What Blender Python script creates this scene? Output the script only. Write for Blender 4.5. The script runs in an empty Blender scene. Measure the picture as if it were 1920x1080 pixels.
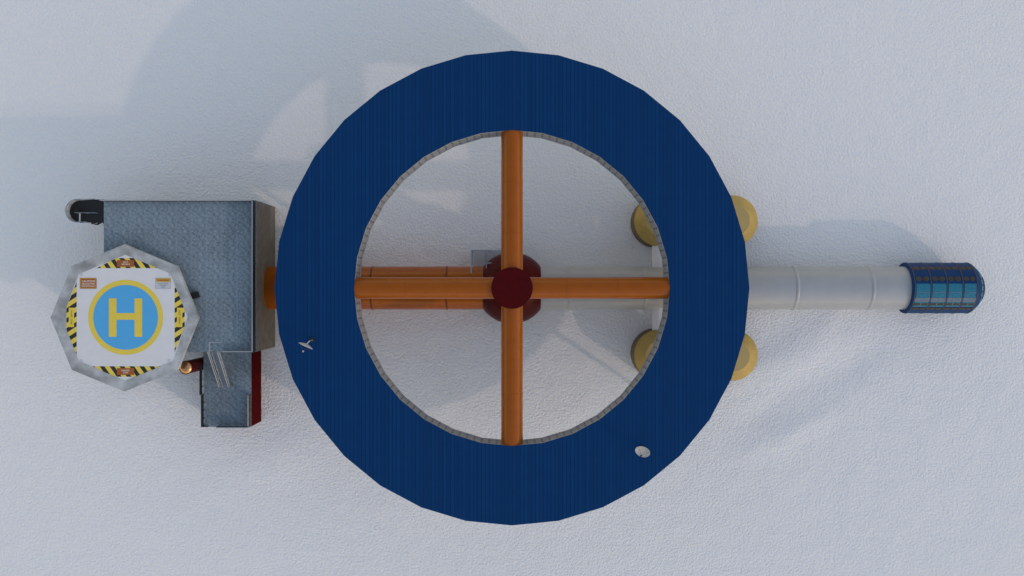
import bpy, bmesh, math, random
from mathutils import Vector, Matrix, noise

random.seed(7)
SC = bpy.context.scene
COL = SC.collection
S = 0.05            # one build unit is 5 cm
HC = 1866.7         # camera height in build units
PI = math.pi

# ------------------------------------------------------------------ camera, sky, sun, exposure
cd = bpy.data.cameras.new('camera')
cam = bpy.data.objects.new('camera', cd)
COL.objects.link(cam)
cam.location = (0, 0, HC * S)
cam.rotation_euler = (0, 0, 0)
cd.lens = 35.0
cd.sensor_width = 36.0
cd.clip_end = 1000.0
SC.camera = cam

TO_SUN = Vector((1.75, -1.18, 1.0)).normalized()
ELEV = math.asin(TO_SUN.z)
AZ = math.atan2(TO_SUN.x, TO_SUN.y)

w = bpy.data.worlds.new('World')
SC.world = w
w.use_nodes = True
wn = w.node_tree
sky = wn.nodes.new('ShaderNodeTexSky')
sky.sky_type = 'NISHITA'
sky.sun_disc = False
sky.sun_elevation = ELEV
sky.sun_rotation = AZ
sky.air_density = 2.0
sky.dust_density = 0.2
sky.ozone_density = 1.0
bg = wn.nodes['Background']
bg.inputs['Strength'].default_value = 0.15
wn.links.new(sky.outputs['Color'], bg.inputs['Color'])

sl = bpy.data.lights.new('sun', 'SUN')
sl.energy = 0.5
sl.angle = math.radians(1.2)
sl.color = (0.78, 0.68, 0.58)
sun = bpy.data.objects.new('sun', sl)
COL.objects.link(sun)
sun.location = (30, -20, 60)
sun.rotation_euler = TO_SUN.to_track_quat('Z', 'Y').to_euler()

SC.view_settings.view_transform = 'Standard'
SC.view_settings.look = 'None'
SC.view_settings.exposure = 0.32
SC.view_settings.gamma = 1.0
SC.view_settings.use_white_balance = True
SC.view_settings.white_balance_temperature = 7350
SC.view_settings.white_balance_tint = 26
SC.view_settings.use_curve_mapping = False
SC.render.resolution_x = 1024
SC.render.resolution_y = 576

# ------------------------------------------------------------------ helpers
def px(x, y, z):
    """ground-plan position (build units) of a point at height z read off the plan view"""
    k = (HC - z) / HC
    return ((x - 960.0) * k, (540.0 - y) * k, z)

def mat(name, col, rough=0.6, metal=0.0, spec=0.5, vary=0.0, vscale=1.0, bump=0.0, bscale=5.0, coat=0.0):
    m = bpy.data.materials.new(name)
    m.use_nodes = True
    nt = m.node_tree
    b = nt.nodes['Principled BSDF']
    b.inputs['Base Color'].default_value = (*col, 1)
    b.inputs['Roughness'].default_value = rough
    b.inputs['Metallic'].default_value = metal
    b.inputs['Specular IOR Level'].default_value = spec
    b.inputs['Coat Weight'].default_value = coat
    if vary > 0 or bump > 0:
        tc = nt.nodes.new('ShaderNodeTexCoord')
    if vary > 0:
        n = nt.nodes.new('ShaderNodeTexNoise')
        n.inputs['Scale'].default_value = vscale
        n.inputs['Detail'].default_value = 6
        nt.links.new(tc.outputs['Object'], n.inputs['Vector'])
        r = nt.nodes.new('ShaderNodeValToRGB')
        r.color_ramp.elements[0].position = 0.3
        r.color_ramp.elements[1].position = 0.7
        r.color_ramp.elements[0].color = (*[c * (1 - vary) for c in col], 1)
        r.color_ramp.elements[1].color = (*[min(1, c * (1 + vary)) for c in col], 1)
        nt.links.new(n.outputs['Fac'], r.inputs['Fac'])
        nt.links.new(r.outputs['Color'], b.inputs['Base Color'])
    if bump > 0:
        n2 = nt.nodes.new('ShaderNodeTexNoise')
        n2.inputs['Scale'].default_value = bscale
        n2.inputs['Detail'].default_value = 4
        nt.links.new(tc.outputs['Object'], n2.inputs['Vector'])
        bp = nt.nodes.new('ShaderNodeBump')
        bp.inputs['Strength'].default_value = bump
        bp.inputs['Distance'].default_value = 0.05
        nt.links.new(n2.outputs['Fac'], bp.inputs['Height'])
        nt.links.new(bp.outputs['Normal'], b.inputs['Normal'])
    return m

def math_node(nt, op, a, b=None, c=None):
    n = nt.nodes.new('ShaderNodeMath')
    n.operation = op
    for i, v in enumerate((a, b, c)):
        if v is None:
            continue
        if isinstance(v, (int, float)):
            n.inputs[i].default_value = v
        else:
            nt.links.new(v, n.inputs[i])
    return n.outputs[0]

class MB:
    """collects shapes (build units) for ONE mesh object"""
    def __init__(self):
        self.bm = bmesh.new()
        self.uv = self.bm.loops.layers.uv.new('UVMap')

    def poly(self, pts, uvs=None):
        vs = [self.bm.verts.new(p) for p in pts]
        f = self.bm.faces.new(vs)
        if uvs:
            for l, u in zip(f.loops, uvs):
                l[self.uv].uv = u
        return f

    def box(self, x0, x1, y0, y1, z0, z1):
        v = [self.bm.verts.new(p) for p in
             ((x0, y0, z0), (x1, y0, z0), (x1, y1, z0), (x0, y1, z0), (x0, y0, z1), (x1, y0, z1), (x1, y1, z1), (x0, y1, z1))]
        for q in ((3, 2, 1, 0), (4, 5, 6, 7), (0, 1, 5, 4), (1, 2, 6, 5), (2, 3, 7, 6), (3, 0, 4, 7)):
            self.bm.faces.new([v[i] for i in q])

    def bar(self, a, b, wid, hei=None):
        """rectangular bar from a to b"""
        a, b = Vector(a), Vector(b)
        hei = hei or wid
        d = (b - a).normalized()
        up = Vector((0, 0, 1)) if abs(d.z) < 0.95 else Vector((0, 1, 0))
        s = d.cross(up).normalized()
        u = s.cross(d).normalized()
        v = []
        for p in (a, b):
            for i, j in ((-1, -1), (1, -1), (1, 1), (-1, 1)):
                v.append(self.bm.verts.new(p + s * (i * wid / 2) + u * (j * hei / 2)))
        for q in ((3, 2, 1, 0), (4, 5, 6, 7), (0, 1, 5, 4), (1, 2, 6, 5), (2, 3, 7, 6), (3, 0, 4, 7)):
            self.bm.faces.new([v[i] for i in q])

    def tube(self, pts, r, n=10, caps=True):
        """round tube along a polyline; r a number or one per point"""
        pts = [Vector(p) for p in pts]
        rs = r if isinstance(r, (list, tuple)) else [r] * len(pts)
        rings = []
        prev = None
        for i, p in enumerate(pts):
            d = (pts[min(i + 1, len(pts) - 1)] - pts[max(i - 1, 0)]).normalized()
            if prev is None:
                up = Vector((0, 0, 1)) if abs(d.z) < 0.9 else Vector((0, 1, 0))
                s = d.cross(up).normalized()
            else:
                s = (prev - d * prev.dot(d)).normalized()
            prev = s
            u = s.cross(d).normalized()
            rings.append([self.bm.verts.new(p + (s * math.cos(2 * PI * k / n) + u * math.sin(2 * PI * k / n)) * rs[i]) for k in range(n)])
        for a, b in zip(rings, rings[1:]):
            for k in range(n):
                self.bm.faces.new((a[k], a[(k + 1) % n], b[(k + 1) % n], b[k]))
        if caps:
            self.bm.faces.new(list(reversed(rings[0])))
            self.bm.faces.new(rings[-1])

    def lathe(self, prof, n=48, axis='z', o=(0, 0, 0), a0=0.0, a1=2 * PI):
        """profile of (radius, along) turned about an axis through o"""
        full = abs(a1 - a0 - 2 * PI) < 1e-6
        rings = []
        for r, t in prof:
            ring = []
            if r < 1e-6:
                pts = [self._ax(0, 0, t, axis, o)]
                ring = [self.bm.verts.new(pts[0])]
            else:
                m = n if full else n + 1
                for k in range(m):
                    a = a0 + (a1 - a0) * k / n
                    ring.append(self.bm.verts.new(self._ax(r * math.cos(a), r * math.sin(a), t, axis, o)))
            rings.append(ring)
        for a, b in zip(rings, rings[1:]):
            m = n
            for k in range(m):
                k2 = (k + 1) % n if full else k + 1
                if len(a) == 1 and len(b) == 1:
                    continue
                if len(a) == 1:
                    self.bm.faces.new((a[0], b[k], b[k2]))
                elif len(b) == 1:
                    self.bm.faces.new((a[k], a[k2], b[0]))
                else:
                    self.bm.faces.new((a[k], a[k2], b[k2], b[k]))

    @staticmethod
    def _ax(x, y, t, axis, o):
        if axis == 'z':
            return (o[0] + x, o[1] + y, o[2] + t)
        if axis == 'x':
            return (o[0] + t, o[1] + x, o[2] + y)
        return (o[0] + y, o[1] + t, o[2] + x)

    def build(self, name, m, parent=None, smooth=None, loc=None, recalc=True):
        if recalc:
            bmesh.ops.recalc_face_normals(self.bm, faces=self.bm.faces)
        org = loc if loc is not None else (ORIGIN.get(root_of(parent), (0, 0, 0)) if parent is not None else (0, 0, 0))
        for v in self.bm.verts:
            v.co = (v.co - Vector(org)) * S
        me = bpy.data.meshes.new(name)
        self.bm.to_mesh(me)
        self.bm.free()
        me.materials.append(m)
        if smooth is not None:
            me.polygons.foreach_set('use_smooth', [True] * len(me.polygons))
            me.set_sharp_from_angle(angle=math.radians(smooth))
        o = bpy.data.objects.new(name, me)
        COL.objects.link(o)
        if parent is not None:
            o.parent = parent
        else:
            o.location = Vector(org) * S
        return o

ORIGIN = {}

def root_of(o):
    while o.parent is not None:
        o = o.parent
    return o

def thing(name, label, cat, org=(0, 0, 0), group=None):
    o = bpy.data.objects.new(name, None)
    o.empty_display_size = 0.3
    COL.objects.link(o)
    o.location = Vector(org) * S
    ORIGIN[o] = org
    tag(o, label, cat, group)
    return o

def tag(o, label, cat, group=None):
    o['label'] = label
    o['category'] = cat
    if group:
        o['group'] = group
    return o

def copy_tree(o, parent=None):
    c = o.copy()
    COL.objects.link(c)
    if parent is not None:
        c.parent = parent
    for ch in list(o.children):
        copy_tree(ch, c)
    return c

# ------------------------------------------------------------------ materials
def snow_mat():
    m = bpy.data.materials.new('snow')
    m.use_nodes = True
    nt = m.node_tree
    b = nt.nodes['Principled BSDF']
    b.inputs['Roughness'].default_value = 0.85
    b.inputs['Specular IOR Level'].default_value = 0.15
    tc = nt.nodes.new('ShaderNodeTexCoord')
    P = tc.outputs['Object']
    def nz(scale, det, rough=0.5):
        n = nt.nodes.new('ShaderNodeTexNoise')
        n.inputs['Scale'].default_value = scale
        n.inputs['Detail'].default_value = det
        n.inputs['Roughness'].default_value = rough
        nt.links.new(P, n.inputs['Vector'])
        return n.outputs['Fac']
    fine = nz(4.6, 4, 0.55)
    mid = nz(0.55, 3)
    r = nt.nodes.new('ShaderNodeValToRGB')
    r.color_ramp.elements[0].position = 0.35
    r.color_ramp.elements[1].position = 0.62
    r.color_ramp.elements[0].color = (0.83, 0.86, 0.90, 1)
    r.color_ramp.elements[1].color = (0.90, 0.885, 0.87, 1)
    f2 = nz(4.0, 3, 0.55)
    nt.links.new(f2, r.inputs['Fac'])
    nt.links.new(r.outputs['Color'], b.inputs['Base Color'])
    h = math_node(nt, 'ADD', math_node(nt, 'MULTIPLY', fine, 1.0), math_node(nt, 'MULTIPLY', mid, 0.8))
    bp = nt.nodes.new('ShaderNodeBump')
    bp.inputs['Strength'].default_value = 1.0
    bp.inputs['Distance'].default_value = 0.125
    nt.links.new(h, bp.inputs['Height'])
    nt.links.new(bp.outputs['Normal'], b.inputs['Normal'])
    return m

def roof_blue_mat():
    """painted standing-seam sheet, seams running along Y"""
    m = bpy.data.materials.new('blue_sheet_roof')
    m.use_nodes = True
    nt = m.node_tree
    b = nt.nodes['Principled BSDF']
    b.inputs['Roughness'].default_value = 0.45
    b.inputs['Specular IOR Level'].default_value = 0.04
    tc = nt.nodes.new('ShaderNodeTexCoord')
    sp = nt.nodes.new('ShaderNodeSeparateXYZ')
    nt.links.new(tc.outputs['Object'], sp.inputs[0])
    pitch = 7.25 * 0.894 * S
    u = math_node(nt, 'DIVIDE', sp.outputs['X'], pitch)
    fr = math_node(nt, 'FRACT', u)
    seam = math_node(nt, 'LESS_THAN', fr, 0.2)
    cell = math_node(nt, 'FLOOR', u)
    wn_ = nt.nodes.new('ShaderNodeTexWhiteNoise')
    wn_.noise_dimensions = '1D'
    nt.links.new(cell, wn_.inputs['W'])
    n = nt.nodes.new('ShaderNodeTexNoise')
    n.inputs['Scale'].default_value = 0.8
    n.inputs['Detail'].default_value = 5
    nt.links.new(tc.outputs['Object'], n.inputs['Vector'])
    val = math_node(nt, 'ADD', math_node(nt, 'MULTIPLY', wn_.outputs['Value'], 0.16), math_node(nt, 'MULTIPLY', n.outputs['Fac'], 0.16))
    val = math_node(nt, 'ADD', val, 0.84)
    amp = math_node(nt, 'ADD', math_node(nt, 'MULTIPLY', wn_.outputs['Value'], 0.32), 0.16)
    val = math_node(nt, 'SUBTRACT', val, math_node(nt, 'MULTIPLY', seam, amp))
    mx = nt.nodes.new('ShaderNodeMix')
    mx.data_type = 'RGBA'
    mx.blend_type = 'MULTIPLY'
    mx.inputs['Factor'].default_value = 1.0
    mx.inputs['A'].default_value = (0.0, 0.042, 0.145, 1)
    cb = nt.nodes.new('ShaderNodeCombineColor')
    for k in range(3):
        nt.links.new(val, cb.inputs[k])
    nt.links.new(cb.outputs[0], mx.inputs['B'])
    nt.links.new(mx.outputs['Result'], b.inputs['Base Color'])
    bp = nt.nodes.new('ShaderNodeBump')
    bp.inputs['Strength'].default_value = 0.25
    bp.inputs['Distance'].default_value = 0.03
    nt.links.new(seam, bp.inputs['Height'])
    nt.links.new(bp.outputs['Normal'], b.inputs['Normal'])
    return m

def ring_wall_mat():
    """grey cladding panels with dark bolted joints; UV u counts panels, v is height 0..1"""
    m = bpy.data.materials.new('grey_panel_wall')
    m.use_nodes = True
    nt = m.node_tree
    b = nt.nodes['Principled BSDF']
    b.inputs['Roughness'].default_value = 0.6
    uv = nt.nodes.new('ShaderNodeUVMap')
    uv.uv_map = 'UVMap'
    sp = nt.nodes.new('ShaderNodeSeparateXYZ')
    nt.links.new(uv.outputs[0], sp.inputs[0])
    fu = math_node(nt, 'FRACT', math_node(nt, 'ADD', sp.outputs['X'], 0.5))
    du = math_node(nt, 'ABSOLUTE', math_node(nt, 'SUBTRACT', fu, 0.5))
    v = sp.outputs['Y']
    joint = math_node(nt, 'LESS_THAN', du, 0.035)
    d1 = math_node(nt, 'ABSOLUTE', math_node(nt, 'SUBTRACT', v, 0.32))
    d2 = math_node(nt, 'ABSOLUTE', math_node(nt, 'SUBTRACT', v, 0.68))
    dv = math_node(nt, 'MINIMUM', d1, d2)
    knot = math_node(nt, 'MULTIPLY', math_node(nt, 'LESS_THAN', du, 0.12), math_node(nt, 'LESS_THAN', dv, 0.11))
    line = math_node(nt, 'LESS_THAN', dv, 0.03)
    dark = math_node(nt, 'MINIMUM', math_node(nt, 'ADD', math_node(nt, 'ADD', knot, math_node(nt, 'MULTIPLY', joint, 0.5)), math_node(nt, 'MULTIPLY', line, 0.2)), 1.0)
    tc = nt.nodes.new('ShaderNodeTexCoord')
    n = nt.nodes.new('ShaderNodeTexNoise')
    n.inputs['Scale'].default_value = 3.0
    n.inputs['Detail'].default_value = 6
    nt.links.new(tc.outputs['Object'], n.inputs['Vector'])
    r = nt.nodes.new('ShaderNodeValToRGB')
    r.color_ramp.elements[0].position = 0.35
    r.color_ramp.elements[1].position = 0.65
    r.color_ramp.elements[0].color = (0.22, 0.225, 0.23, 1)
    r.color_ramp.elements[1].color = (0.33, 0.34, 0.345, 1)
    nt.links.new(n.outputs['Fac'], r.inputs['Fac'])
    mx = nt.nodes.new('ShaderNodeMix')
    mx.data_type = 'RGBA'
    nt.links.new(dark, mx.inputs['Factor'])
    nt.links.new(r.outputs['Color'], mx.inputs['A'])
    mx.inputs['B'].default_value = (0.09, 0.085, 0.08, 1)
    nt.links.new(mx.outputs['Result'], b.inputs['Base Color'])
    return m

def tile_roof_mat():
    """blue-grey roofing felt laid in repeating sheets with a mottled pattern"""
    m = bpy.data.materials.new('blue_grey_roofing')
    m.use_nodes = True
    nt = m.node_tree
    b = nt.nodes['Principled BSDF']
    b.inputs['Roughness'].default_value = 0.8
    b.inputs['Specular IOR Level'].default_value = 0.3
    tc = nt.nodes.new('ShaderNodeTexCoord')
    sp = nt.nodes.new('ShaderNodeSeparateXYZ')
    nt.links.new(tc.outputs['Object'], sp.inputs[0])
    px_ = 28.5 * 0.925 * S
    py_ = 21.5 * 0.925 * S
    fx = math_node(nt, 'MULTIPLY', math_node(nt, 'FRACT', math_node(nt, 'DIVIDE', sp.outputs['X'], px_)), px_)
    fy = math_node(nt, 'MULTIPLY', math_node(nt, 'FRACT', math_node(nt, 'DIVIDE', sp.outputs['Y'], py_)), py_)
    cb = nt.nodes.new('ShaderNodeCombineXYZ')
    nt.links.new(fx, cb.inputs[0])
    nt.links.new(fy, cb.inputs[1])
    def nz(vec, scale, det, rough):
        n = nt.nodes.new('ShaderNodeTexNoise')
        n.inputs['Scale'].default_value = scale
        n.inputs['Detail'].default_value = det
        n.inputs['Roughness'].default_value = rough
        nt.links.new(vec, n.inputs['Vector'])
        return n.outputs['Fac']
    a = nz(cb.outputs[0], 3.4, 6, 0.7)
    c = nz(tc.outputs['Object'], 5.0, 5, 0.7)
    d = nz(tc.outputs['Object'], 0.35, 3, 0.5)
    s = math_node(nt, 'ADD', math_node(nt, 'MULTIPLY', a, 0.55), math_node(nt, 'ADD', math_node(nt, 'MULTIPLY', c, 0.3), math_node(nt, 'MULTIPLY', d, 0.15)))
    r = nt.nodes.new('ShaderNodeValToRGB')
    r.color_ramp.elements[0].position = 0.42
    r.color_ramp.elements[1].position = 0.58
    r.color_ramp.elements[0].color = (0.135, 0.163, 0.185, 1)
    r.color_ramp.elements[1].color = (0.265, 0.365, 0.43, 1)
    nt.links.new(s, r.inputs['Fac'])
    nt.links.new(r.outputs['Color'], b.inputs['Base Color'])
    bp = nt.nodes.new('ShaderNodeBump')
    bp.inputs['Strength'].default_value = 0.4
    bp.inputs['Distance'].default_value = 0.03
    nt.links.new(s, bp.inputs['Height'])
    nt.links.new(bp.outputs['Normal'], b.inputs['Normal'])
    return m

def stripe_mat():
    m = bpy.data.materials.new('hazard_paint')
    m.use_nodes = True
    nt = m.node_tree
    b = nt.nodes['Principled BSDF']
    b.inputs['Roughness'].default_value = 0.7
    uv = nt.nodes.new('ShaderNodeUVMap')
    uv.uv_map = 'UVMap'
    sp = nt.nodes.new('ShaderNodeSeparateXYZ')
    nt.links.new(uv.outputs[0], sp.inputs[0])
    k = math_node(nt, 'LESS_THAN', math_node(nt, 'FRACT', sp.outputs['X']), 0.48)
    mx = nt.nodes.new('ShaderNodeMix')
    mx.data_type = 'RGBA'
    nt.links.new(k, mx.inputs['Factor'])
    mx.inputs['A'].default_value = (*YEL, 1)
    mx.inputs['B'].default_value = (0.018, 0.020, 0.022, 1)
    nt.links.new(mx.outputs['Result'], b.inputs['Base Color'])
    return m

YEL = (0.84, 0.62, 0.09)
M = dict(
    snow=snow_mat(), roof=roof_blue_mat(), rwall=ring_wall_mat(), tile=tile_roof_mat(), hazard=stripe_mat(),
    orange=mat('orange_paint', (0.335, 0.076, 0.0), 0.22, 0.0, 0.32, 0.05, 1.2),
    orange2=mat('orange_seam_paint', (0.15, 0.034, 0.0), 0.35, 0.0, 0.2),
    red=mat('dark_red_paint', (0.072, 0.0008, 0.001), 0.38, 0.0, 0.12, 0.15, 2.0),
    white=mat('pale_grey_paint', (0.37, 0.39, 0.41), 0.30, 0.0, 0.5, 0.05, 0.8),
    whitepipe=mat('white_pipe_paint', (0.74, 0.75, 0.77), 0.5, 0.0, 0.4, 0.04, 2),
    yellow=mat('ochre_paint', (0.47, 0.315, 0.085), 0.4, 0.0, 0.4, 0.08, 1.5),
    tankside=mat('ochre_shaded_shell', (0.15, 0.105, 0.05), 0.6, 0.0, 0.2, 0.12, 2),  # darker than the tank roof: shade on the wall is put into the colour
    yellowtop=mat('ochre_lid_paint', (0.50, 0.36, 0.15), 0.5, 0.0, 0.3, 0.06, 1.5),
    wall=mat('brown_grey_wall', (0.17, 0.155, 0.135), 0.62, 0.0, 0.3, 0.22, 1.6, 0.35, 2.5),
    redwall=mat('dark_red_wall', (0.075, 0.001, 0.001), 0.8, 0.0, 0.03, 0.2, 3.0, 0.2, 6.0),
    black=mat('black_steel', (0.014, 0.015, 0.016), 0.55, 0.0, 0.3, 0.1, 4),
    dark=mat('dark_mesh_panel', (0.020, 0.020, 0.021), 0.7, 0.0, 0.2, 0.2, 6),
    brown=mat('brown_panel', (0.085, 0.068, 0.045), 0.7, 0.0, 0.2, 0.15, 3),
    rail=mat('galvanised_rail', (0.42, 0.44, 0.46), 0.45, 0.2, 0.5, 0.08, 5),
    steel=mat('grey_steel_plate', (0.50, 0.52, 0.55), 0.6, 0.0, 0.4, 0.1, 6, 0.2, 20),
    blue_steel=mat('blue_grey_steel', (0.20, 0.25, 0.30), 0.5, 0.2, 0.5),
    concrete=mat('weathered_concrete', (0.41, 0.425, 0.435), 0.85, 0.0, 0.2, 0.34, 0.9, 0.25, 8),
    padwhite=mat('pad_white_paint', (0.73, 0.73, 0.745), 0.75, 0.0, 0.3, 0.03, 1.5),
    padyellow=mat('pad_yellow_paint', YEL, 0.7, 0.0, 0.3, 0.03, 2),
    padblue=mat('pad_blue_paint', (0.05, 0.42, 0.78), 0.7, 0.0, 0.3, 0.02, 2),
    signorange=mat('sign_orange_paint', (0.40, 0.105, 0.03), 0.7, 0.0, 0.3),
    signcream=mat('sign_cream_paint', (0.78, 0.74, 0.62), 0.7, 0.0, 0.3),
    signgold=mat('sign_gold_paint', (0.66, 0.42, 0.08), 0.7, 0.0, 0.3),
    signred=mat('sign_red_letters', (0.33, 0.03, 0.03), 0.7, 0.0, 0.3),
    signgrey=mat('sign_grey_letters', (0.24, 0.25, 0.27), 0.7, 0.0, 0.3),
    signolive=mat('sign_brown_letters', (0.32, 0.19, 0.04), 0.7, 0.0, 0.3),
    bolt=mat('pale_bolt_plate', (0.56, 0.58, 0.63), 0.6),
    podblue=mat('pod_blue_paint', (0.001, 0.04, 0.14), 0.5, 0.0, 0.12, 0.12, 2.5),
    hoop=mat('grey_steel_hoop', (0.055, 0.06, 0.075), 0.55, 0.1, 0.5),
    podwin=mat('brown_tinted_window', (0.07, 0.056, 0.04), 0.5, 0.0, 0.15, 0.25, 8),
    teal=mat('teal_solar_glass', (0.008, 0.18, 0.28), 0.35, 0.0, 0.2, 0.35, 9),
    tealstrip=mat('grey_glazing_bar', (0.14, 0.19, 0.25), 0.5, 0.0, 0.2, 0.15, 5),
    copper=mat('polished_copper', (0.72, 0.36, 0.16), 0.28, 1.0, 0.5, 0.1, 6),
    dish=mat('dish_white_paint', (0.42, 0.43, 0.44), 0.5, 0.0, 0.4, 0.12, 6),
    glass=mat('pale_glazing_panel', (0.50, 0.52, 0.53), 0.4, 0.0, 0.5, 0.05, 4),
)

# ------------------------------------------------------------------ the snow
def snow():
    bm = bmesh.new()
    nx, ny = 150, 96
    X0, X1, Y0, Y1 = -60.0, 60.0, -38.0, 38.0
    ridges = [  # centre x, y, half length, half width, angle, height: wind-blown drifts
        (27.3, -6.6, 4.6, 0.9, 28, 0.26), (26.0, -13.6, 4.6, 0.9, 26, 0.22), (23.5, -11.5, 3.2, 0.8, 30, -0.14),
        (28.5, -4.0, 3.4, 0.8, 36, 0.2), (31.5, -7.5, 4.0, 1.0, 30, -0.14), (23.0, -7.4, 3.5, 0.8, 34, 0.25),
        (-34, -10, 6, 2.0, 20, 0.15), (-22, -16, 6, 2.2, 24, 0.12), (-8, -19, 7, 2.4, 15, 0.10)]
    grid = []
    for j in range(ny + 1):
        row = []
        for i in range(nx + 1):
            x = X0 + (X1 - X0) * i / nx
            y = Y0 + (Y1 - Y0) * j / ny
            e = min(1, max(0, min(x - X0, X1 - x, y - Y0, Y1 - y) / 6.0))
            z = 0.05 * noise.noise((x * 0.12, y * 0.16, 1.3)) + 0.025 * noise.noise((x * 0.45, y * 0.6, 4.1))
            for cx, cy, hl, hw, an, hh in ridges:
                a = math.radians(an)
                u = (x - cx) * math.cos(a) + (y - cy) * math.sin(a)
                v = -(x - cx) * math.sin(a) + (y - cy) * math.cos(a)
                v += 0.35 * noise.noise((u * 0.6, cx, cy))
                z += hh * math.exp(-(u / hl) ** 2 - (v / hw) ** 2)
            row.append(bm.verts.new((x, y, z * e)))
        grid.append(row)
    for j in range(ny):
        for i in range(nx):
            bm.faces.new((grid[j][i], grid[j][i + 1], grid[j + 1][i + 1], grid[j + 1][i]))
    R = 420.0
    oc = [bm.verts.new(p) for p in ((-R, -R, 0), (R, -R, 0), (R, R, 0), (-R, R, 0))]
    south = [grid[0][i] for i in range(nx + 1)]
    east = [grid[j][nx] for j in range(ny + 1)]
    north = [grid[ny][i] for i in range(nx, -1, -1)]
    west = [grid[j][0] for j in range(ny, -1, -1)]
    for (a, b), edge in zip(((oc[0], oc[1]), (oc[1], oc[2]), (oc[2], oc[3]), (oc[3], oc[0])), (south, east, north, west)):
        bm.faces.new([a, b] + list(reversed(edge)))
    bmesh.ops.recalc_face_normals(bm, faces=bm.faces)
    me = bpy.data.meshes.new('snow_ground')
    bm.to_mesh(me)
    bm.free()
    if me.polygons[0].normal.z < 0:
        me.flip_normals()
    me.materials.append(M['snow'])
    me.polygons.foreach_set('use_smooth', [True] * len(me.polygons))
    o = bpy.data.objects.new('snow_ground', me)
    COL.objects.link(o)
    o['kind'] = 'structure'
snow()

# ------------------------------------------------------------------ the raised ring building
ZT, ZB = 198.0, 134.0
RO, RI = 397.0, 265.5
N = 32
def ring_pt(r, k, z):
    a = 2 * PI * k / N
    return (r * math.cos(a), r * math.sin(a), z)

ring = thing('ring_building', 'huge raised ring-shaped building with dark blue ribbed roof around an open middle', 'building')
b = MB()
for k in range(N):
    b.poly([ring_pt(RO + 1, k, ZT), ring_pt(RO + 1, k + 1, ZT), ring_pt(RI - .6, k + 1, ZT), ring_pt(RI - .6, k, ZT)])
    b.poly([ring_pt(RO + 1, k, ZT - 4), ring_pt(RO + 1, k + 1, ZT - 4), ring_pt(RO + 1, k + 1, ZT), ring_pt(RO + 1, k, ZT)])
    b.poly([ring_pt(RI - .6, k + 1, ZT - 1.2), ring_pt(RI - .6, k, ZT - 1.2), ring_pt(RI - .6, k, ZT), ring_pt(RI - .6, k + 1, ZT)])
    b.poly([ring_pt(RO + 1, k, ZT - 4), ring_pt(RO - 2, k, ZT - 4), ring_pt(RO - 2, k + 1, ZT - 4), ring_pt(RO + 1, k + 1, ZT - 4)])
bmesh.ops.remove_doubles(b.bm, verts=b.bm.verts, dist=0.001)
b.build('roof', M['roof'], ring)
for nm, R_, n_p, zt in (('inner_wall', RI, 4, ZT - 1.2), ('outer_wall', RO - 2, 6, ZT - 4)):
    b = MB()
    for k in range(N):
        b.poly([ring_pt(R_, k, ZB), ring_pt(R_, k + 1, ZB), ring_pt(R_, k + 1, zt), ring_pt(R_, k, zt)],
               [(k * n_p, 0), ((k + 1) * n_p, 0), ((k + 1) * n_p, 1), (k * n_p, 1)])
    b.build(nm, M['rwall'], ring, recalc=False)
b = MB()
for k in range(N):
    b.poly([ring_pt(RO - 2, k + 1, ZB), ring_pt(RO - 2, k, ZB), ring_pt(RI, k, ZB), ring_pt(RI, k + 1, ZB)])
b.build('underside', M['whitepipe'], ring)  # unseen face, made white to bounce light onto the snow below
for ang in (38, 165, 205, 322):
    a = math.radians(ang)
    b = MB()
    p = (332 * math.cos(a), 332 * math.sin(a))
    b.lathe([(9, -6), (9, 4), (4.5, 8), (4.5, ZB - 6), (8, ZB)], 16, 'z', (p[0], p[1], 0))
    b.build('support_leg', M['blue_steel'], ring, 40)

# spokes
ZS, RS = 179.0, 18.4
spoke_names = {
    0: 'orange round spoke corridor from hub to ring on the side of the white tunnel',
    1: 'orange round spoke corridor from hub to ring, the one at the top of the photo',
    2: 'orange round spoke corridor from hub to ring, above the orange ground tunnel',
    3: 'orange round spoke corridor from hub to ring, the one at the bottom of the photo'}
for k in range(4):
    t = thing('spoke_corridor', spoke_names[k], 'corridor', (0, 0, ZS), 'spoke corridors between hub and ring')
    c, s = (1, 0, -1, 0)[k], (0, 1, 0, -1)[k]
    b = MB()
    b.tube([(c * 30, s * 30, ZS), (c * (RI + 1.2), s * (RI + 1.2), ZS)], RS, 48)
    b.build('shell', M['orange'], t, 40)
    # pale weld line along the crown
    for d in (92.0, 178.0):
        b = MB()
        b.lathe([(RS, -0.5), (RS + .28, -0.3), (RS + .28, 0.3), (RS, 0.5)], 48, 'x' if c else 'y', (c * d, s * d, ZS))
        b.build('seam_band', M['orange'], t, 30)

# hub
hub = thing('hub_tower', 'dark red domed hub with round shaft at the centre of the ring', 'tower')
prof = []
for i in range(25):
    ph = -0.75 + (PI / 2 + 0.75) * i / 24
    prof.append((max(0.0, 65.3 * math.cos(ph)), 47 + 65.3 * math.sin(ph)))
prof[-1] = (0.0, 112.3)
b = MB()
b.lathe([p for p in prof if p[1] > -4], 64)
b.build('dome', M['red'], hub, 40)
b = MB()
b.lathe([(34.8, 60), (34.8, 201.4), (34.2, 202), (0, 202)], 64)
b.build('shaft', M['red'], hub, 35)

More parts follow.
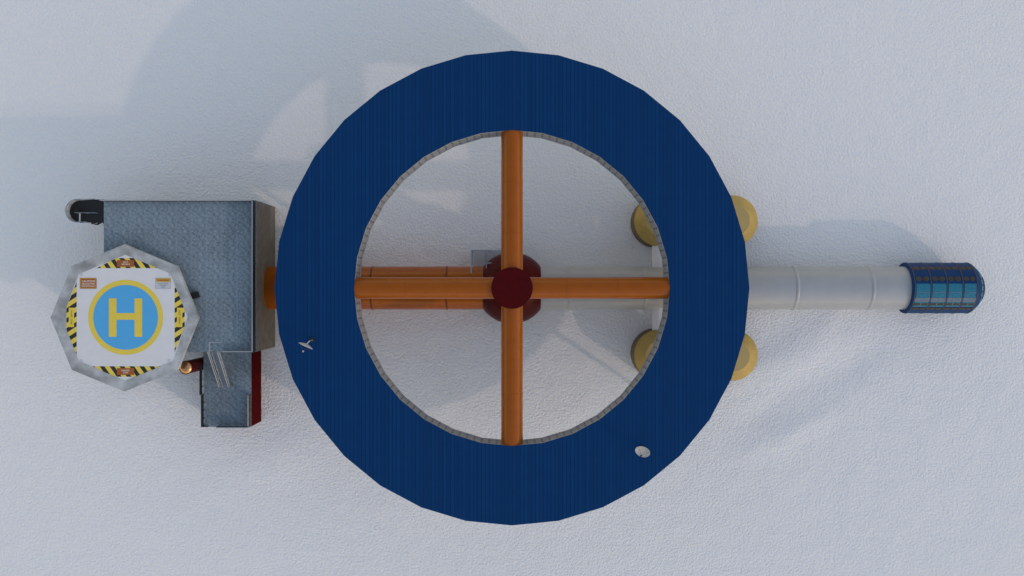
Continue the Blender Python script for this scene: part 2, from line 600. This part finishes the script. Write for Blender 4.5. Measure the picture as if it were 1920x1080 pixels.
# ------------------------------------------------------------------ ground tunnels
ZA, RT = 47.0, 39.3
t = thing('walkway_tunnel', 'orange round tunnel lying on snow between brown grey building and red hub', 'tunnel', (-250, 0, 0))
b = MB()
b.lathe([(RT, -446.0), (RT, -50.0)], 72, 'x', (0, 0, ZA))
b.build('shell', M['orange'], t, 40)
for x in (-390, -254, -118):
    b = MB()
    b.lathe([(RT, -1.6), (RT + .8, -1.0), (RT + .8, 1.0), (RT, 1.6)], 72, 'x', (x, 0, ZA))
    b.build('seam_band', M['orange2'], t, 30)
for x in (-430, -330, -210, -90):
    b = MB()
    b.box(x - 8, x + 8, -26, 26, -5, ZA - 28)
    b.build('foot', M['blue_steel'], t)
t = thing('walkway_tunnel', 'long pale grey round tunnel on snow running from red hub to blue pod', 'tunnel', (390, 0, 0))
b = MB()
b.lathe([(RT, 50.0), (RT, 721.0)], 72, 'x', (0, 0, ZA))
b.build('shell', M['white'], t, 40)
for x in (104, 240, 376, 512, 648):
    b = MB()
    b.lathe([(RT, -3.2), (RT + 1.0, -2.0), (RT + 1.0, 2.0), (RT, 3.2)], 72, 'x', (x, 0, ZA))
    b.build('seam_band', M['white'], t, 50)
for x in (90, 200, 330, 460, 580, 690):
    b = MB()
    b.box(x - 8, x + 8, -26, 26, -5, ZA - 28)
    b.build('foot', M['blue_steel'], t)

# ------------------------------------------------------------------ blue pod
pod = thing('observation_pod', 'dark blue barrel-shaped pod with hoops, brown windows and teal glass ending the tunnel', 'pod', (780, 0, 0))
PX0, PX1, PR = 715.0, 831.5, 46.3
def arc_patch(b, x0, x1, a0, a1, r0, r1, n=6, cut=0.0):
    """curved plate on the barrel; angle 0 is the crown, positive to the south"""
    def P(x, a, r):
        return (x, -r * math.sin(a), ZA + r * math.cos(a))
    outer, inner = [], []
    for i in range(n + 1):
        f = i / n
        a = a0 + (a1 - a0) * f
        c = cut * max(0.0, abs(2 * f - 1) - 0.34) / 0.66
        outer.append((b.bm.verts.new(P(x0 + c, a, r1)), b.bm.verts.new(P(x1 - c, a, r1))))
        inner.append((b.bm.verts.new(P(x0 + c, a, r0)), b.bm.verts.new(P(x1 - c, a, r0))))
    for i in range(n):
        b.bm.faces.new((outer[i][0], outer[i][1], outer[i + 1][1], outer[i + 1][0]))
        b.bm.faces.new((inner[i][0], outer[i][0], outer[i + 1][0], inner[i + 1][0]))
        b.bm.faces.new((inner[i][1], inner[i + 1][1], outer[i + 1][1], outer[i][1]))
    for i in (0, n):
        b.bm.faces.new((inner[i][0], inner[i][1], outer[i][1], outer[i][0]))

b = MB()
b.lathe([(RT - 1, PX0 + .6), (PR - 1, PX0), (PR, PX0 + 1), (PR, PX1 - 1)], 96, 'x', (0, 0, ZA))
b.build('body', M['podblue'], pod, 30)
b = MB()
b.lathe([(PR, PX1 - 1), (45.3, PX1 + 2), (41.0, PX1 + 7), (35.5, PX1 + 12), (28.5, PX1 + 18), (20, PX1 + 24), (11, PX1 + 28), (0, PX1 + 29)], 96, 'x', (0, 0, ZA))
b.build('nose', M['podblue'], pod, 30)
hx = [PX0 + 3.5, PX0 + 32.3, PX0 + 60.8, PX0 + 89.2, PX1 - 2]
for x in hx:
    b = MB()
    b.lathe([(PR - .2, -.9), (PR + .6, -.75), (PR + .6, .75), (PR - .2, .9)], 96, 'x', (x, 0, ZA))
    b.build('hoop', M['hoop'], pod, 30)
rad = math.radians
for i in range(4):
    xa, xb = hx[i] + 1.3, hx[i + 1] - 1.3
    w_ = xb - xa
    for a0, a1, cut, sp_ in ((-56.5, -45, 0.5, .02), (-26.5, -15, 3.2, .03), (35.5, 42.5, 0.6, .02), (49.5, 58, 0.4, .02)):
        for j in range(2):
            b = MB()
            s0 = xa + w_ * (0.03 + 0.5 * j)
            arc_patch(b, s0, s0 + w_ * 0.41, rad(a0), rad(a1), PR - .3, PR + .35, 6, cut)
            b.build('window', M['podwin'], pod, 30)
    b = MB()
    arc_patch(b, xa + .8, xb - .4, rad(-9.5), rad(22), PR - .3, PR + .3, 8)
    b.build('glass_panel', M['teal'], pod, 30)
    b = MB()
    arc_patch(b, xa, xb, rad(22.3), rad(32), PR - .3, PR + .45, 4)
    b.build('glazing_bar', M['tealstrip'], pod, 30)
    b = MB()
    arc_patch(b, xa + .8, xb - .4, rad(32.4), rad(46.5), PR - .35, PR + .15, 4)
    b.build('glass_panel', M['teal'], pod, 30)
    b = MB()
    arc_patch(b, xa + 2, xb - 2, rad(9.2), rad(10.4), PR, PR + .6, 2)
    b.build('cross_bar', M['tealstrip'], pod, 30)
b = MB()
b.lathe([(28.6, PX1 + 17.6), (29.2, PX1 + 18.2), (25.2, PX1 + 21.4), (24.6, PX1 + 20.6)], 96, 'x', (0, 0, ZA))
b.build('nose_band', M['podwin'], pod, 30)
for i in range(7):
    a0 = -60 + i * 18.0
    b = MB()
    def Q(f, a):
        rr = 40.2 + (34.6 - 40.2) * f
        return (PX1 + 7.8 + 5.0 * f + .2, -rr * math.sin(rad(a)), ZA + rr * math.cos(rad(a)) + .3)
    b.poly([Q(0, a0), Q(0, a0 + 14), Q(1, a0 + 13), Q(1, a0 + 1)])
    for v in list(b.bm.verts):
        pass
    g = bmesh.ops.extrude_face_region(b.bm, geom=list(b.bm.faces))
    for v in [e for e in g['geom'] if isinstance(e, bmesh.types.BMVert)]:
        v.co += Vector((0.5, 0, 0.4))
    b.build('nose_window', M['teal'], pod)
for x in (735, 815):
    b = MB()
    b.box(x - 8, x + 8, -30, 30, -5, 12)
    b.build('foot', M['blue_steel'], pod)

# ------------------------------------------------------------------ storage tanks and their pipes
tank_spots = [(268.6, 122.0, 'ochre round tank showing inside the ring, at the upper end of its pipe'),
              (400.4, 122.0, 'ochre round tank poking out from behind the ring, above the pale tunnel'),
              (268.6, -122.0, 'ochre round tank showing inside the ring, below the pale tunnel'),
              (400.4, -122.0, 'ochre round tank poking out from behind the ring, below the pale tunnel')]
tank_spots[0] = (268.6, 122.0, 'ochre round tank showing inside the ring, above the pale tunnel')
proto = None
for x, y, lab in tank_spots:
    if proto is None:
        t = thing('storage_tank', lab, 'tank', (x, y, 0), 'ochre storage tanks beside the pale tunnel')
        b = MB()
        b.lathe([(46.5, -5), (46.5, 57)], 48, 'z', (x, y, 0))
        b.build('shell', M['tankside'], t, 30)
        b = MB()
        b.lathe([(46.5, 57), (28, 74.0)], 40, 'z', (x, y, 0))
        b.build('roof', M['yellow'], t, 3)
        b = MB()
        b.lathe([(28, 74.0), (27.6, 74.5), (0, 74.8)], 40, 'z', (x, y, 0))
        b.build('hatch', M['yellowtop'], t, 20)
        proto = t
    else:
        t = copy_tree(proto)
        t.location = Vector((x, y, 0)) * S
        t['label'] = lab
for x, sg, lab in ((270, 1, 'short white pipe joining the pale tunnel to the ochre tank above it'),
                   (270, -1, 'short white pipe joining the pale tunnel to the ochre tank below it')):
    b = MB()
    b.tube([(x, sg * 30, 45), (x, sg * 90, 45)], 14, 32)
    tag(b.build('connecting_pipe', M['whitepipe'], None, 40, loc=(x, sg * 58, 45)), lab, 'pipe', 'white pipes from tunnel to tanks')

# ------------------------------------------------------------------ main building
BX0, BX1, BY0, BY1, BZ = -707.6, -444.0, -110.5, 152.0, 140.0
mb = thing('station_building', 'large brown grey building with mottled blue grey flat roof beside the helipad', 'building', (-576, 20, 0))
b = MB()
b.box(BX0, BX1, BY0, BY1, -6, BZ - 1)
b.build('wall', M['wall'], mb)
b = MB()
b.box(BX0 - .3, BX1 + .3, BY0 - .3, BY1 + .3, BZ - 1, BZ)
b.build('roof', M['tile'], mb)
def fence(parent, a, b_, z0, h, panel_mat, nposts, gap=2.0, rail='rail'):
    """guard rail with infill panel from a to b (plan points)"""
    A, B = Vector((*a, z0)), Vector((*b_, z0))
    r_ = MB()
    r_.bar(A + Vector((0, 0, h)), B + Vector((0, 0, h)), 1.5, 1.2)
    rr = r_.build('guard_rail', M[rail], parent)
    p_ = MB()
    p_.bar(A + Vector((0, 0, gap + (h - gap) / 2 - .5)), B + Vector((0, 0, gap + (h - gap) / 2 - .5)), .7, h - gap - 1)
    p_.build('infill_panel', panel_mat, rr)
    for i in range(nposts + 1):
        q = MB()
        c = A.lerp(B, i / nposts)
        q.bar(c, c + Vector((0, 0, h - .8)), 1.2, 1.2)
        q.build('post', M['black'], rr)
fence(mb, (BX1 - .9, BY0 + 2), (BX1 - .9, BY1 - 2.6), BZ, 22, M['dark'], 12, 1)
# open rail on the north side
r_ = MB()
for h in (12.0, 22.0):
    r_.bar((BX0 + 1, BY1 - 1.4, BZ + h), (BX1 - 2, BY1 - 1.4, BZ + h), 1.6 if h > 20 else 1.0, 1.2)
rr = r_.build('guard_rail', M['rail'], mb)
q = MB()
q.box(BX0 + 1, BX1 - 2, BY1 - 2.0, BY1 - 1.0, BZ + .4, BZ + 6)
q.build('kick_plate', M['dark'], rr)
for i in range(17):
    q = MB()
    x = BX0 + 2 + (BX1 - BX0 - 5) * i / 16
    q.bar((x, BY1 - 1.4, BZ), (x, BY1 - 1.4, BZ + 21.5), 1.2, 1.2)
    q.build('post', M['blue_steel'], rr)
fence(mb, (-499, BY0 + .8), (BX1 - 2, BY0 + .8), BZ, 12, M['dark'], 4, 1)

# ------------------------------------------------------------------ annex
AX0, AX1, AY0, AY1, AZ_ = -555.5, -470.0, -249.8, -110.8, 73.0
an = thing('annex_building', 'smaller dark red annex with blue grey roof terrace joined below the big building', 'building', (-512, -180, 0))
b = MB()
b.box(AX0, AX1, AY0, AY1, -6, AZ_ - 1)
b.build('wall', M['redwall'], an)
b = MB()
b.box(AX0 - .3, AX1 + .3, AY0 - .3, AY1, AZ_ - 1, AZ_)
b.build('roof', M['tile'], an)
fence(an, (AX0 - 1.4, -190.5), (AX0 - 1.4, -137), AZ_, 17, M['black'], 4, 5, 'black')
fence(an, (AX0 + 1.2, -248), (AX0 + 1.2, -191.5), AZ_, 17, M['black'], 4, 5, 'black')
fence(an, (AX1 - .9, -247), (AX1 - .9, -191.5), AZ_, 18, M['brown'], 4, 1)
fence(an, (-528.5, AY0 + .8), (AX1 - 3, AY0 + .8), AZ_, 16, M['black'], 5, 1, 'blue_steel')
b = MB()
b.box(AX0 - .4, AX0 + 9, AY0 + .2, AY0 + 1.2, AZ_ + .01, AZ_ + 7)
b.build('corner_plate', M['dark'], an)

# ------------------------------------------------------------------ outside stair from annex roof to the main roof
st = thing('roof_stair', 'light metal stair with handrails climbing from annex terrace to the big roof', 'stair', (-513, -145, AZ_))
ya, yb = -178.5, BY0 - 1.0
for x in (-520.5, -507.5):
    b = MB()
    b.bar((x, ya, AZ_ + 1), (x, yb, BZ - 1), 1.0, 2.6)
    b.build('stringer', M['rail'], st)
for i in range(13):
    f = (i + .6) / 13
    b = MB()
    y, z = ya + (yb - ya) * f, AZ_ + 1 + (BZ - AZ_ - 2) * f
    b.box(-519.6, -508.4, y - 1.9, y + 1.9, z - .5, z + .2)
    b.build('tread', M['blue_steel'], st)
for x, e in ((-522.0, 1), (-505.5, 0)):
    b = MB()
    b.bar((x, ya + 2, AZ_ + 20), (x, yb + 1.5, BZ + 19), 1.1, 1.0)
    b.bar((x, ya + 2, AZ_ + 11), (x, yb + 1.5, BZ + 10), .8, .8)
    for i in range(5):
        f = i / 4
        y, z = ya + 2 + (yb - ya - 1) * f, AZ_ + 1 + (BZ - AZ_ - 2) * f
        b.bar((x, y, z), (x, y, z + 19), 1.0, 1.0)
    b.build('handrail', M['rail'], st)
b = MB()
b.bar((-519, yb + 1.5, BZ + 19), (-519, -93.5, BZ + 19), 1.5, 1.3)
b.bar((-519, -93.5, BZ + 19), (-499, -93.5, BZ + 19), .9, 1.0)
for p in ((-519, yb + 4), (-519, -93.5), (-499.5, -93.5)):
    b.bar((*p, BZ), (*p, BZ + 19), .9, .9)
b.build('landing_rail', M['rail'], st)

# ------------------------------------------------------------------ chimney
ch = thing('chimney', 'dark red round chimney with shiny copper top between helipad and annex', 'chimney', (-568.8, -138.8, 0))
b = MB()
b.lathe([(11.6, -5), (11.6, 127), (12.0, 127.4), (12.0, 130.2), (11.2, 130.2), (11.2, 128.0)], 40, 'z', (-568.8, -138.8, 0))
b.build('pipe', M['red'], ch, 30)
b = MB()
b.lathe([(11.2, 128.6)] + [(11.2 * math.cos(i * PI / 16), 128.6 + 6.5 * math.sin(i * PI / 16)) for i in range(1, 8)] + [(0, 135.1)], 40, 'z', (-568.8, -138.8, 0))
b.build('cap', M['copper'], ch, 60)

# ------------------------------------------------------------------ spiral fire stair at the north-west corner
SX, SY, SR = -748.0, 133.0, 19.4
fs = thing('spiral_stair', 'black spiral fire stair with railed landing at the far corner of the big roof', 'stair', (SX, SY, 0))
b = MB()
b.tube([(SX, SY, -5), (SX, SY, 158)], 2.0, 12)
b.build('column', M['black'], fs, 40)
b = MB()
pts = [(SX + SR * math.cos(a), SY + SR * math.sin(a)) for a in [PI / 2 + PI * i / 24 for i in range(25)]]
pts += [(BX0 - .4, SY - SR), (BX0 - .4, SY + SR + 1.5), (SX + 20, SY + SR + 1.2)]
b.poly([(x, y, 139.6) for x, y in pts])
g = bmesh.ops.extrude_face_region(b.bm, geom=list(b.bm.faces))
for v in [e for e in g['geom'] if isinstance(e, bmesh.types.BMVert)]:
    v.co.z -= 2.2
b.build('landing', M['black'], fs)
nst = 34
for i in range(nst):
    a0 = rad(-75 - i * 24.0)
    z = 136.0 - i * 4.0
    b = MB()
    fan = [(SX + 2 * math.cos(a0), SY + 2 * math.sin(a0))]
    for j in range(4):
        a = a0 - rad(25) * j / 3
        fan.append((SX + (SR + .4) * math.cos(a), SY + (SR + .4) * math.sin(a)))
    fan.append((SX + 2 * math.cos(a0 - rad(25)), SY + 2 * math.sin(a0 - rad(25))))
    b.poly([(x, y, z) for x, y in fan])
    g = bmesh.ops.extrude_face_region(b.bm, geom=list(b.bm.faces))
    for v in [e for e in g['geom'] if isinstance(e, bmesh.types.BMVert)]:
        v.co.z -= .8
    b.build('tread', M['black'], fs)
hel = [(SX + SR * math.cos(rad(-75 - t_ * 8.0)), SY + SR * math.sin(rad(-75 - t_ * 8.0)), 136 - t_ * 4 / 3 + 15) for t_ in range(9, 3 * nst)]
b = MB()
b.tube(hel, .6, 6)
b.build('helix_handrail', M['rail'], fs, 40)
# landing railing: pale glazed panels in the round end, open rail along the sides
arc = [PI / 2 + rad(14) + (PI - rad(28)) * i / 20 for i in range(21)]
b = MB()
for i in range(20):
    p0 = (SX + SR * math.cos(arc[i]), SY + SR * math.sin(arc[i]))
    p1 = (SX + SR * math.cos(arc[i + 1]), SY + SR * math.sin(arc[i + 1]))
    b.bar((*p0, 147), (*p1, 147), .5, 13)
b.build('glazed_panel', M['glass'], fs)
b = MB()
top = [(BX0 - 10, SY + SR + .6, 155)] + [(SX + (SR + .2) * math.cos(a), SY + (SR + .2) * math.sin(a), 155) for a in [PI / 2 + PI * i / 24 for i in range(25)]] + [(BX0 - 24, SY - SR, 155)]
b.tube(top, .7, 6)
for a in [PI / 2 + rad(14) + (PI - rad(28)) * i / 4 for i in range(5)] + [PI / 2]:
    b.bar((SX + SR * math.cos(a), SY + SR * math.sin(a), 139), (SX + SR * math.cos(a), SY + SR * math.sin(a), 155), 1.0)
b.build('landing_rail', M['blue_steel'], fs, 40)
b = MB()
b.bar((-752, 129.8, 155), (-717, 129.2, 155), .9, .9)
for x in (-751, -735, -718):
    b.bar((x, 129.6, 139), (x, 129.6, 155), .9, .9)
b.build('inner_rail', M['blue_steel'], fs)
b = MB()
b.bar((-743.5, 129.0, 154), (-743.5, SY - SR, 154), 2.2, 1.5)
b.build('gate_bar', M['dish'], fs)

# ------------------------------------------------------------------ helipad
HZ = 165.0
hp = thing('helipad', 'octagonal helipad with blue circle, yellow H and black-yellow hazard edges overhanging the roof', 'helipad', px(234.5, 596, 0))
def slab(b, pts, z0, z1):
    b.poly([(x, y, z1) for x, y in pts])
    g = bmesh.ops.extrude_face_region(b.bm, geom=list(b.bm.faces))
    for v in [e for e in g['geom'] if isinstance(e, bmesh.types.BMVert)]:
        v.co.z = z0
def pp(x, y):
    q = px(x, y, HZ)
    return (q[0], q[1])
outer = [(234, 458), (332, 499), (372, 595.5), (333, 693), (233.5, 734), (135, 693.5), (95, 595.5), (134.5, 498.5)]
inner = [(235, 477.5), (320, 513), (352.3, 594.5), (326, 677), (234.7, 714.2), (148, 677), (124.2, 617), (124.2, 577), (147.5, 514)]
b = MB()
slab(b, [pp(*p) for p in outer], HZ - 9, HZ - .25)
b.build('concrete_slab', M['concrete'], hp)
# rim stands a little proud of the painted deck: quads between outer and inner outlines
b = MB()
inner8 = [inner[0], inner[1], inner[2], inner[3], inner[4], inner[5], (124.2, 597), inner[8]]
def ring_quads(z):
    o_ = [pp(*p) for p in outer]
    i_ = [pp(*p) for p in inner8]
    for k in range(8):
        k2 = (k + 1) % 8
        if k == 5:
            b.poly([(*o_[5], z), (*o_[6], z), (*i_[6], z), (*pp(124.2, 617), z), (*i_[5], z)])
        elif k == 6:
            b.poly([(*o_[6], z), (*o_[7], z), (*i_[7], z), (*pp(124.2, 577), z), (*i_[6], z)])
        else:
            b.poly([(*o_[k], z), (*o_[k2], z), (*i_[k2], z), (*i_[k], z)])
ring_quads(HZ + .8)
bmesh.ops.remove_doubles(b.bm, verts=b.bm.verts, dist=0.001)
g = bmesh.ops.extrude_face_region(b.bm, geom=list(b.bm.faces))
for v in [e for e in g['geom'] if isinstance(e, bmesh.types.BMVert)]:
    v.co.z = HZ - .2
b.build('concrete_rim', M['concrete'], hp)
b = MB()
slab(b, [pp(*p) for p in inner], HZ - .2, HZ)
b.build('painted_deck', M['padwhite'], hp)
def sheet(name, m, polys, z, parent, th=.08):
    b = MB()
    for poly, uvs in polys:
        b.poly([(*pp(*p), z) for p in poly], uvs)
    o = b.build(name, m, parent, recalc=False)
    me = o.data
    if me.polygons[0].normal.z < 0:
        me.flip_normals()
    return o
# hazard stripes
tops = [(181.6, 502.7), (217.5, 483.9), (250.6, 483.9), (295.6, 502.7)]
u = [((x - .7 * (y - 502.7) - 180.7) / 18.6, 0) for x, y in tops]
sheet('hazard_stripe', M['hazard'], [(tops, u)], HZ + .1, hp)
bots = [(173, 686.8), (302, 686.8), (254, 706.3), (215, 706.3)]
u = [((x - .7 * (y - 687) - 224.2) / 18.6, 0) for x, y in bots]
sheet('hazard_stripe', M['hazard'], [(bots, u)], HZ + .1, hp)
lefts = [(143.7, 529), (124.6, 576.5), (124.6, 617.5), (143.7, 665)]
u = [((y + .65 * (x - 143.6) - 584.4) / 18.6, 0) for x, y in lefts]
sheet('hazard_stripe', M['hazard'], [(lefts, u)], HZ + .1, hp)
rights = [(327.5, 534), (346.3, 580), (346.3, 611), (327.5, 660)]
u = [((y + .65 * (x - 327.6) - 578) / 18.6, 0) for x, y in rights]
sheet('hazard_stripe', M['hazard'], [(rights, u)], HZ + .1, hp)
# circle and letter
def disc(cx, cy, r, n=96):
    return [(cx + r * math.cos(2 * PI * i / n), cy + r * math.sin(2 * PI * i / n)) for i in range(n)]
sheet('landing_circle', M['padyellow'], [(disc(235.6, 595, 70.3), None)], HZ + .1, hp)
sheet('circle_centre', M['padblue'], [(disc(235.6, 595, 60.7), None)], HZ + .2, hp)
H_ = [(204.2, 559.5), (218.6, 559.5), (218.6, 587), (252.4, 587), (252.4, 559.5), (266.6, 559.5), (266.6, 631.5), (252.4, 631.5),
      (252.4, 599.5), (218.6, 599.5), (218.6, 631.5), (204.2, 631.5)]
sheet('landing_letter', M['padyellow'], [(H_, None)], HZ + .3, hp)
for x, y in ((152.5, 514.5), (318, 514.5), (152.5, 676), (316.5, 675.5)):
    sheet('bolt_plate', M['bolt'], [(disc(x, y, 3.2, 20), None)], HZ + .1, hp)
def rect(x0, y0, x1, y1):
    return [(x0, y0), (x1, y0), (x1, y1), (x0, y1)]
def frame(x0, y0, x1, y1, t):
    return [(rect(x0, y0, x1, y0 + t), None), (rect(x0, y1 - t, x1, y1), None),
            (rect(x0, y0 + t, x0 + t, y1 - t), None), (rect(x1 - t, y0 + t, x1, y1 - t), None)]
def words(txt, cx, cy, wid, hei, m, parent, z, rot=0.0, bold=0.012):
    """lettering fitted to wid x hei plan pixels, centred on cx, cy"""
    cu = bpy.data.curves.new('letters', 'FONT')
    cu.body = txt
    cu.align_x = 'CENTER'
    cu.align_y = 'CENTER'
    cu.size = 1.0
    cu.offset = bold
    tmp = bpy.data.objects.new('letters', cu)
    COL.objects.link(tmp)
    dg = bpy.context.evaluated_depsgraph_get()
    me = bpy.data.meshes.new_from_object(tmp.evaluated_get(dg))
    bpy.data.objects.remove(tmp)
    xs = [v.co.x for v in me.vertices]
    ys = [v.co.y for v in me.vertices]
    mx_, my_ = (max(xs) + min(xs)) / 2, (max(ys) + min(ys)) / 2
    k = (HC - HZ) / HC
    sx, sy = wid * k / (max(xs) - min(xs)), hei * k / (max(ys) - min(ys))
    org = ORIGIN[hp]
    c0 = pp(cx, cy)
    ca, sa = math.cos(rot), math.sin(rot)
    for v in me.vertices:
        a, c_ = (v.co.x - mx_) * sx, (v.co.y - my_) * sy
        v.co = Vector((c0[0] + a * ca - c_ * sa - org[0], c0[1] + a * sa + c_ * ca - org[1], z - org[2])) * S
    me.materials.clear()
    me.materials.append(m)
    if len(me.polygons) and me.polygons[0].normal.z < 0:
        me.flip_normals()
    o = bpy.data.objects.new('lettering', me)
    COL.objects.link(o)
    o.parent = parent
    return o
# signs painted on the deck
s1 = sheet('sign', M['signorange'], [(rect(219.3, 487.6, 251.4, 500.2), None)], HZ + .2, hp)
s1['label'] = 'orange danger zone panel at the top edge, upside down'
words('DANGER', 235.6, 495.6, 15.5, 3.0, M['signcream'], s1, HZ + .3, PI)
words('ZONE', 235.6, 491.6, 9.5, 3.0, M['signcream'], s1, HZ + .3, PI)
s2 = sheet('sign', M['signorange'], [(rect(219.3, 690.3, 251.6, 703), None)], HZ + .2, hp)
s2['label'] = 'orange danger zone panel at the bottom edge'
words('DANGER', 235.4, 694.5, 15.5, 3.0, M['signcream'], s2, HZ + .3)
words('ZONE', 235.4, 698.5, 9.5, 3.0, M['signcream'], s2, HZ + .3)
s3 = sheet('sign', M['padyellow'], [(rect(129, 577, 139, 613.3), None)], HZ + .2, hp)
s3['label'] = 'yellow danger zone panel at the left edge'
words('DANGER', 134.2, 588.4, 14.5, 3.2, M['signolive'], s3, HZ + .3, -PI / 2)
words('ZONE', 134.2, 603.4, 10.5, 3.2, M['signolive'], s3, HZ + .3, -PI / 2)
s4 = sheet('sign', M['padyellow'], [(rect(331.8, 577, 342, 613.3), None)], HZ + .2, hp)
s4['label'] = 'yellow danger zone panel at the right edge'
words('ZONE', 336.8, 586.4, 10.5, 3.2, M['signolive'], s4, HZ + .3, PI / 2)
words('DANGER', 336.8, 601.4, 14.5, 3.2, M['signolive'], s4, HZ + .3, PI / 2)
s5 = sheet('sign', M['signorange'], [(rect(149.8, 521, 181.2, 541.4), None)], HZ + .2, hp)
s5['label'] = 'orange helicopter downwash caution panel'
sheet('sign_border', M['padyellow'], frame(151.0, 522.1, 180.0, 540.3, .5), HZ + .3, s5)
words('CAUTION', 165.6, 527.4, 24.5, 4.0, M['signcream'], s5, HZ + .3, 0, .02)
words('HELICOPTER', 165.6, 532.3, 24.5, 2.9, M['signcream'], s5, HZ + .3, 0, .02)
words('DOWNWASH', 165.6, 536.5, 24.5, 2.9, M['signcream'], s5, HZ + .3, 0, .02)
s6 = sheet('sign', M['bolt'], [(rect(291.6, 521.2, 320.2, 541.4), None)], HZ + .2, hp)
s6['label'] = 'white landing area warning panel with gold header'
sheet('sign_header', M['signgold'], [(rect(292.2, 521.6, 319.8, 529), None)], HZ + .3, s6)
sheet('sign_border', M['signgrey'], frame(291.6, 521.2, 320.2, 541.4, .3), HZ + .35, s6)
words('WARNING', 306, 525.4, 23.5, 3.7, M['signred'], s6, HZ + .4, 0, .02)
words('HELICOPTER', 306, 531.7, 20, 2.3, M['signgrey'], s6, HZ + .3)
words('LANDING', 306, 535, 14, 2.3, M['signgrey'], s6, HZ + .3)
words('AREA', 306, 538.2, 8, 2.3, M['signgrey'], s6, HZ + .3)
# what carries the pad
c0 = px(234.5, 596, 0)
HCX, HCY = pp(234.5, 596)
for dx, dy in ((-70, 0), (0, -70), (0, 70)):
    b = MB()
    z0 = BZ if HCX + dx > BX0 + 5 and BY0 + 5 < HCY + dy else -5
    b.tube([(HCX + dx, HCY + dy, z0), (HCX + dx, HCY + dy, HZ - 9)], 4.5, 16)
    b.build('support_leg', M['blue_steel'], hp, 40)
b = MB()
q0, q1 = px(300, 573, 151), px(371, 551.5, 151)
b.bar((q0[0], q0[1], 148), (q1[0], q1[1], 148), 11, 8)
b.build('bracket_arm', M['black'], hp)
b = MB()
b.bar((q0[0] + 20, q0[1] + 7, BZ), (q0[0] + 20, q0[1] + 7, 144), 6)
b.build('arm_post', M['black'], hp)

# ------------------------------------------------------------------ entrance platform at the hub
ep = thing('entrance_platform', 'grey steel platform with frame rail tucked between orange tunnel and red hub', 'platform', (-40, 52, 0))
b = MB()
b.box(-71.5, -8, 30, 67.2, 26, 29)
b.build('deck', M['steel'], ep)
b = MB()
b.box(-48.6, -47.8, 36, 67, 29, 29.5)
b.build('deck_joint', M['blue_steel'], ep)
for p in ((-71, 66.5), (-40, 66.5), (-9, 66.5), (-71, 42)):
    b = MB()
    b.bar((*p, -5), (*p, 26), 2.0)
    b.build('post', M['blue_steel'], ep)
b = MB()
b.bar((-73.4, 24, 75), (-73.4, 68, 75), 2.4, 2.0)
b.build('frame_rail', M['rail'], ep)
b = MB()
b.bar((-73.4, 68, 75), (-6, 68, 75), 1.8, 2.0)
b.build('frame_rail', M['rail'], ep)
b = MB()
b.bar((-71.4, 67.4, 52), (-7, 67.4, 52), 1.4, 1.4)
b.bar((-72.2, 66, 52), (-72.2, 42, 52), 1.4, 1.4)
b.build('mid_rail', M['blue_steel'], ep)
b = MB()
for p in ((-72.6, 67.4), (-40, 67.4), (-8, 67.4)):
    b.bar((*p, 27), (*p, 75), 1.6)
b.build('rail_posts', M['rail'], ep)
b = MB()
b.bar((-46.2, 45.0, 75), (-36, 45.0, 75), 1.6, 1.8)
b.bar((-46.2, 45.6, 75), (-46.2, 35, 75), 1.6, 1.8)
b.bar((-46.2, 45.0, 29), (-46.2, 45.0, 74), 1.6)
b.build('gate_rail', M['rail'], ep)

# ------------------------------------------------------------------ satellite dishes on the ring roof
def dish(lab, base, face, r, hgt, off, horn='dish'):
    """base on the roof, face = direction the dish looks, off = dish centre from mast top"""
    t = thing('satellite_dish', lab, 'satellite dish', base, 'satellite dishes on the ring roof')
    bx, by, bz = base
    b = MB()
    b.lathe([(4.3, 0), (4.3, 2.0), (3.2, 2.6), (0, 2.6)], 20, 'z', base)
    b.build('base', M['black'], t, 40)
    b = MB()
    b.tube([(bx, by, bz + 2), (bx, by, bz + hgt)], [1.2, .9], 10)
    b.build('mast', M['blue_steel'], t, 40)
    d = Vector(face).normalized()
    c = Vector((bx, by, bz + hgt)) + Vector(off)
    q = d.to_track_quat('Z', 'Y').to_matrix()
    b = MB()
    prof = [(0, 0)] + [(r * i / 8, r * .30 * (i / 8) ** 2) for i in range(1, 9)]
    prof += [(r * i / 8 * .985, r * .30 * (i / 8) ** 2 + .35) for i in range(8, 0, -1)] + [(0, .35)]
    b.lathe(prof, 40)
    for v in b.bm.verts:
        v.co = c + q @ v.co
    b.build('reflector', M['dish'], t, 50)
    b = MB()
    b.bar(Vector((bx, by, bz + hgt - 1)), c + d * .3, 1.5)
    b.build('bracket', M['steel'], t)
    b = MB()
    f0 = c + d * r * .95
    b.tube([f0, f0 + d * r * .22], [1.5, 1.0], 12)
    b.build('feed_horn', M[horn], t, 40)
    b = MB()
    for k in range(3):
        a = 2 * PI * k / 3 + .6
        e = c + q @ Vector((r * .92 * math.cos(a), r * .92 * math.sin(a), r * .27))
        b.tube([e, f0], .22, 5)
    b.build('feed_struts', M['hoop'], t, 40)
    return t, c, d, f0
bl = px(586.2, 637.5, ZT)
dish('small white satellite dish seen edge-on, on the left part of the ring roof', bl, (-.40, -.88, .20), 13.0, 24.0, (-4.6, -5.0, 2))
br = px(1203.5, 839.5, ZT)
dish('small white satellite dish seen face-up, on the lower right part of the ring roof', br, (-.34, -.60, .74), 12.6, 24.0, (-1.4, .4, 3), 'black')
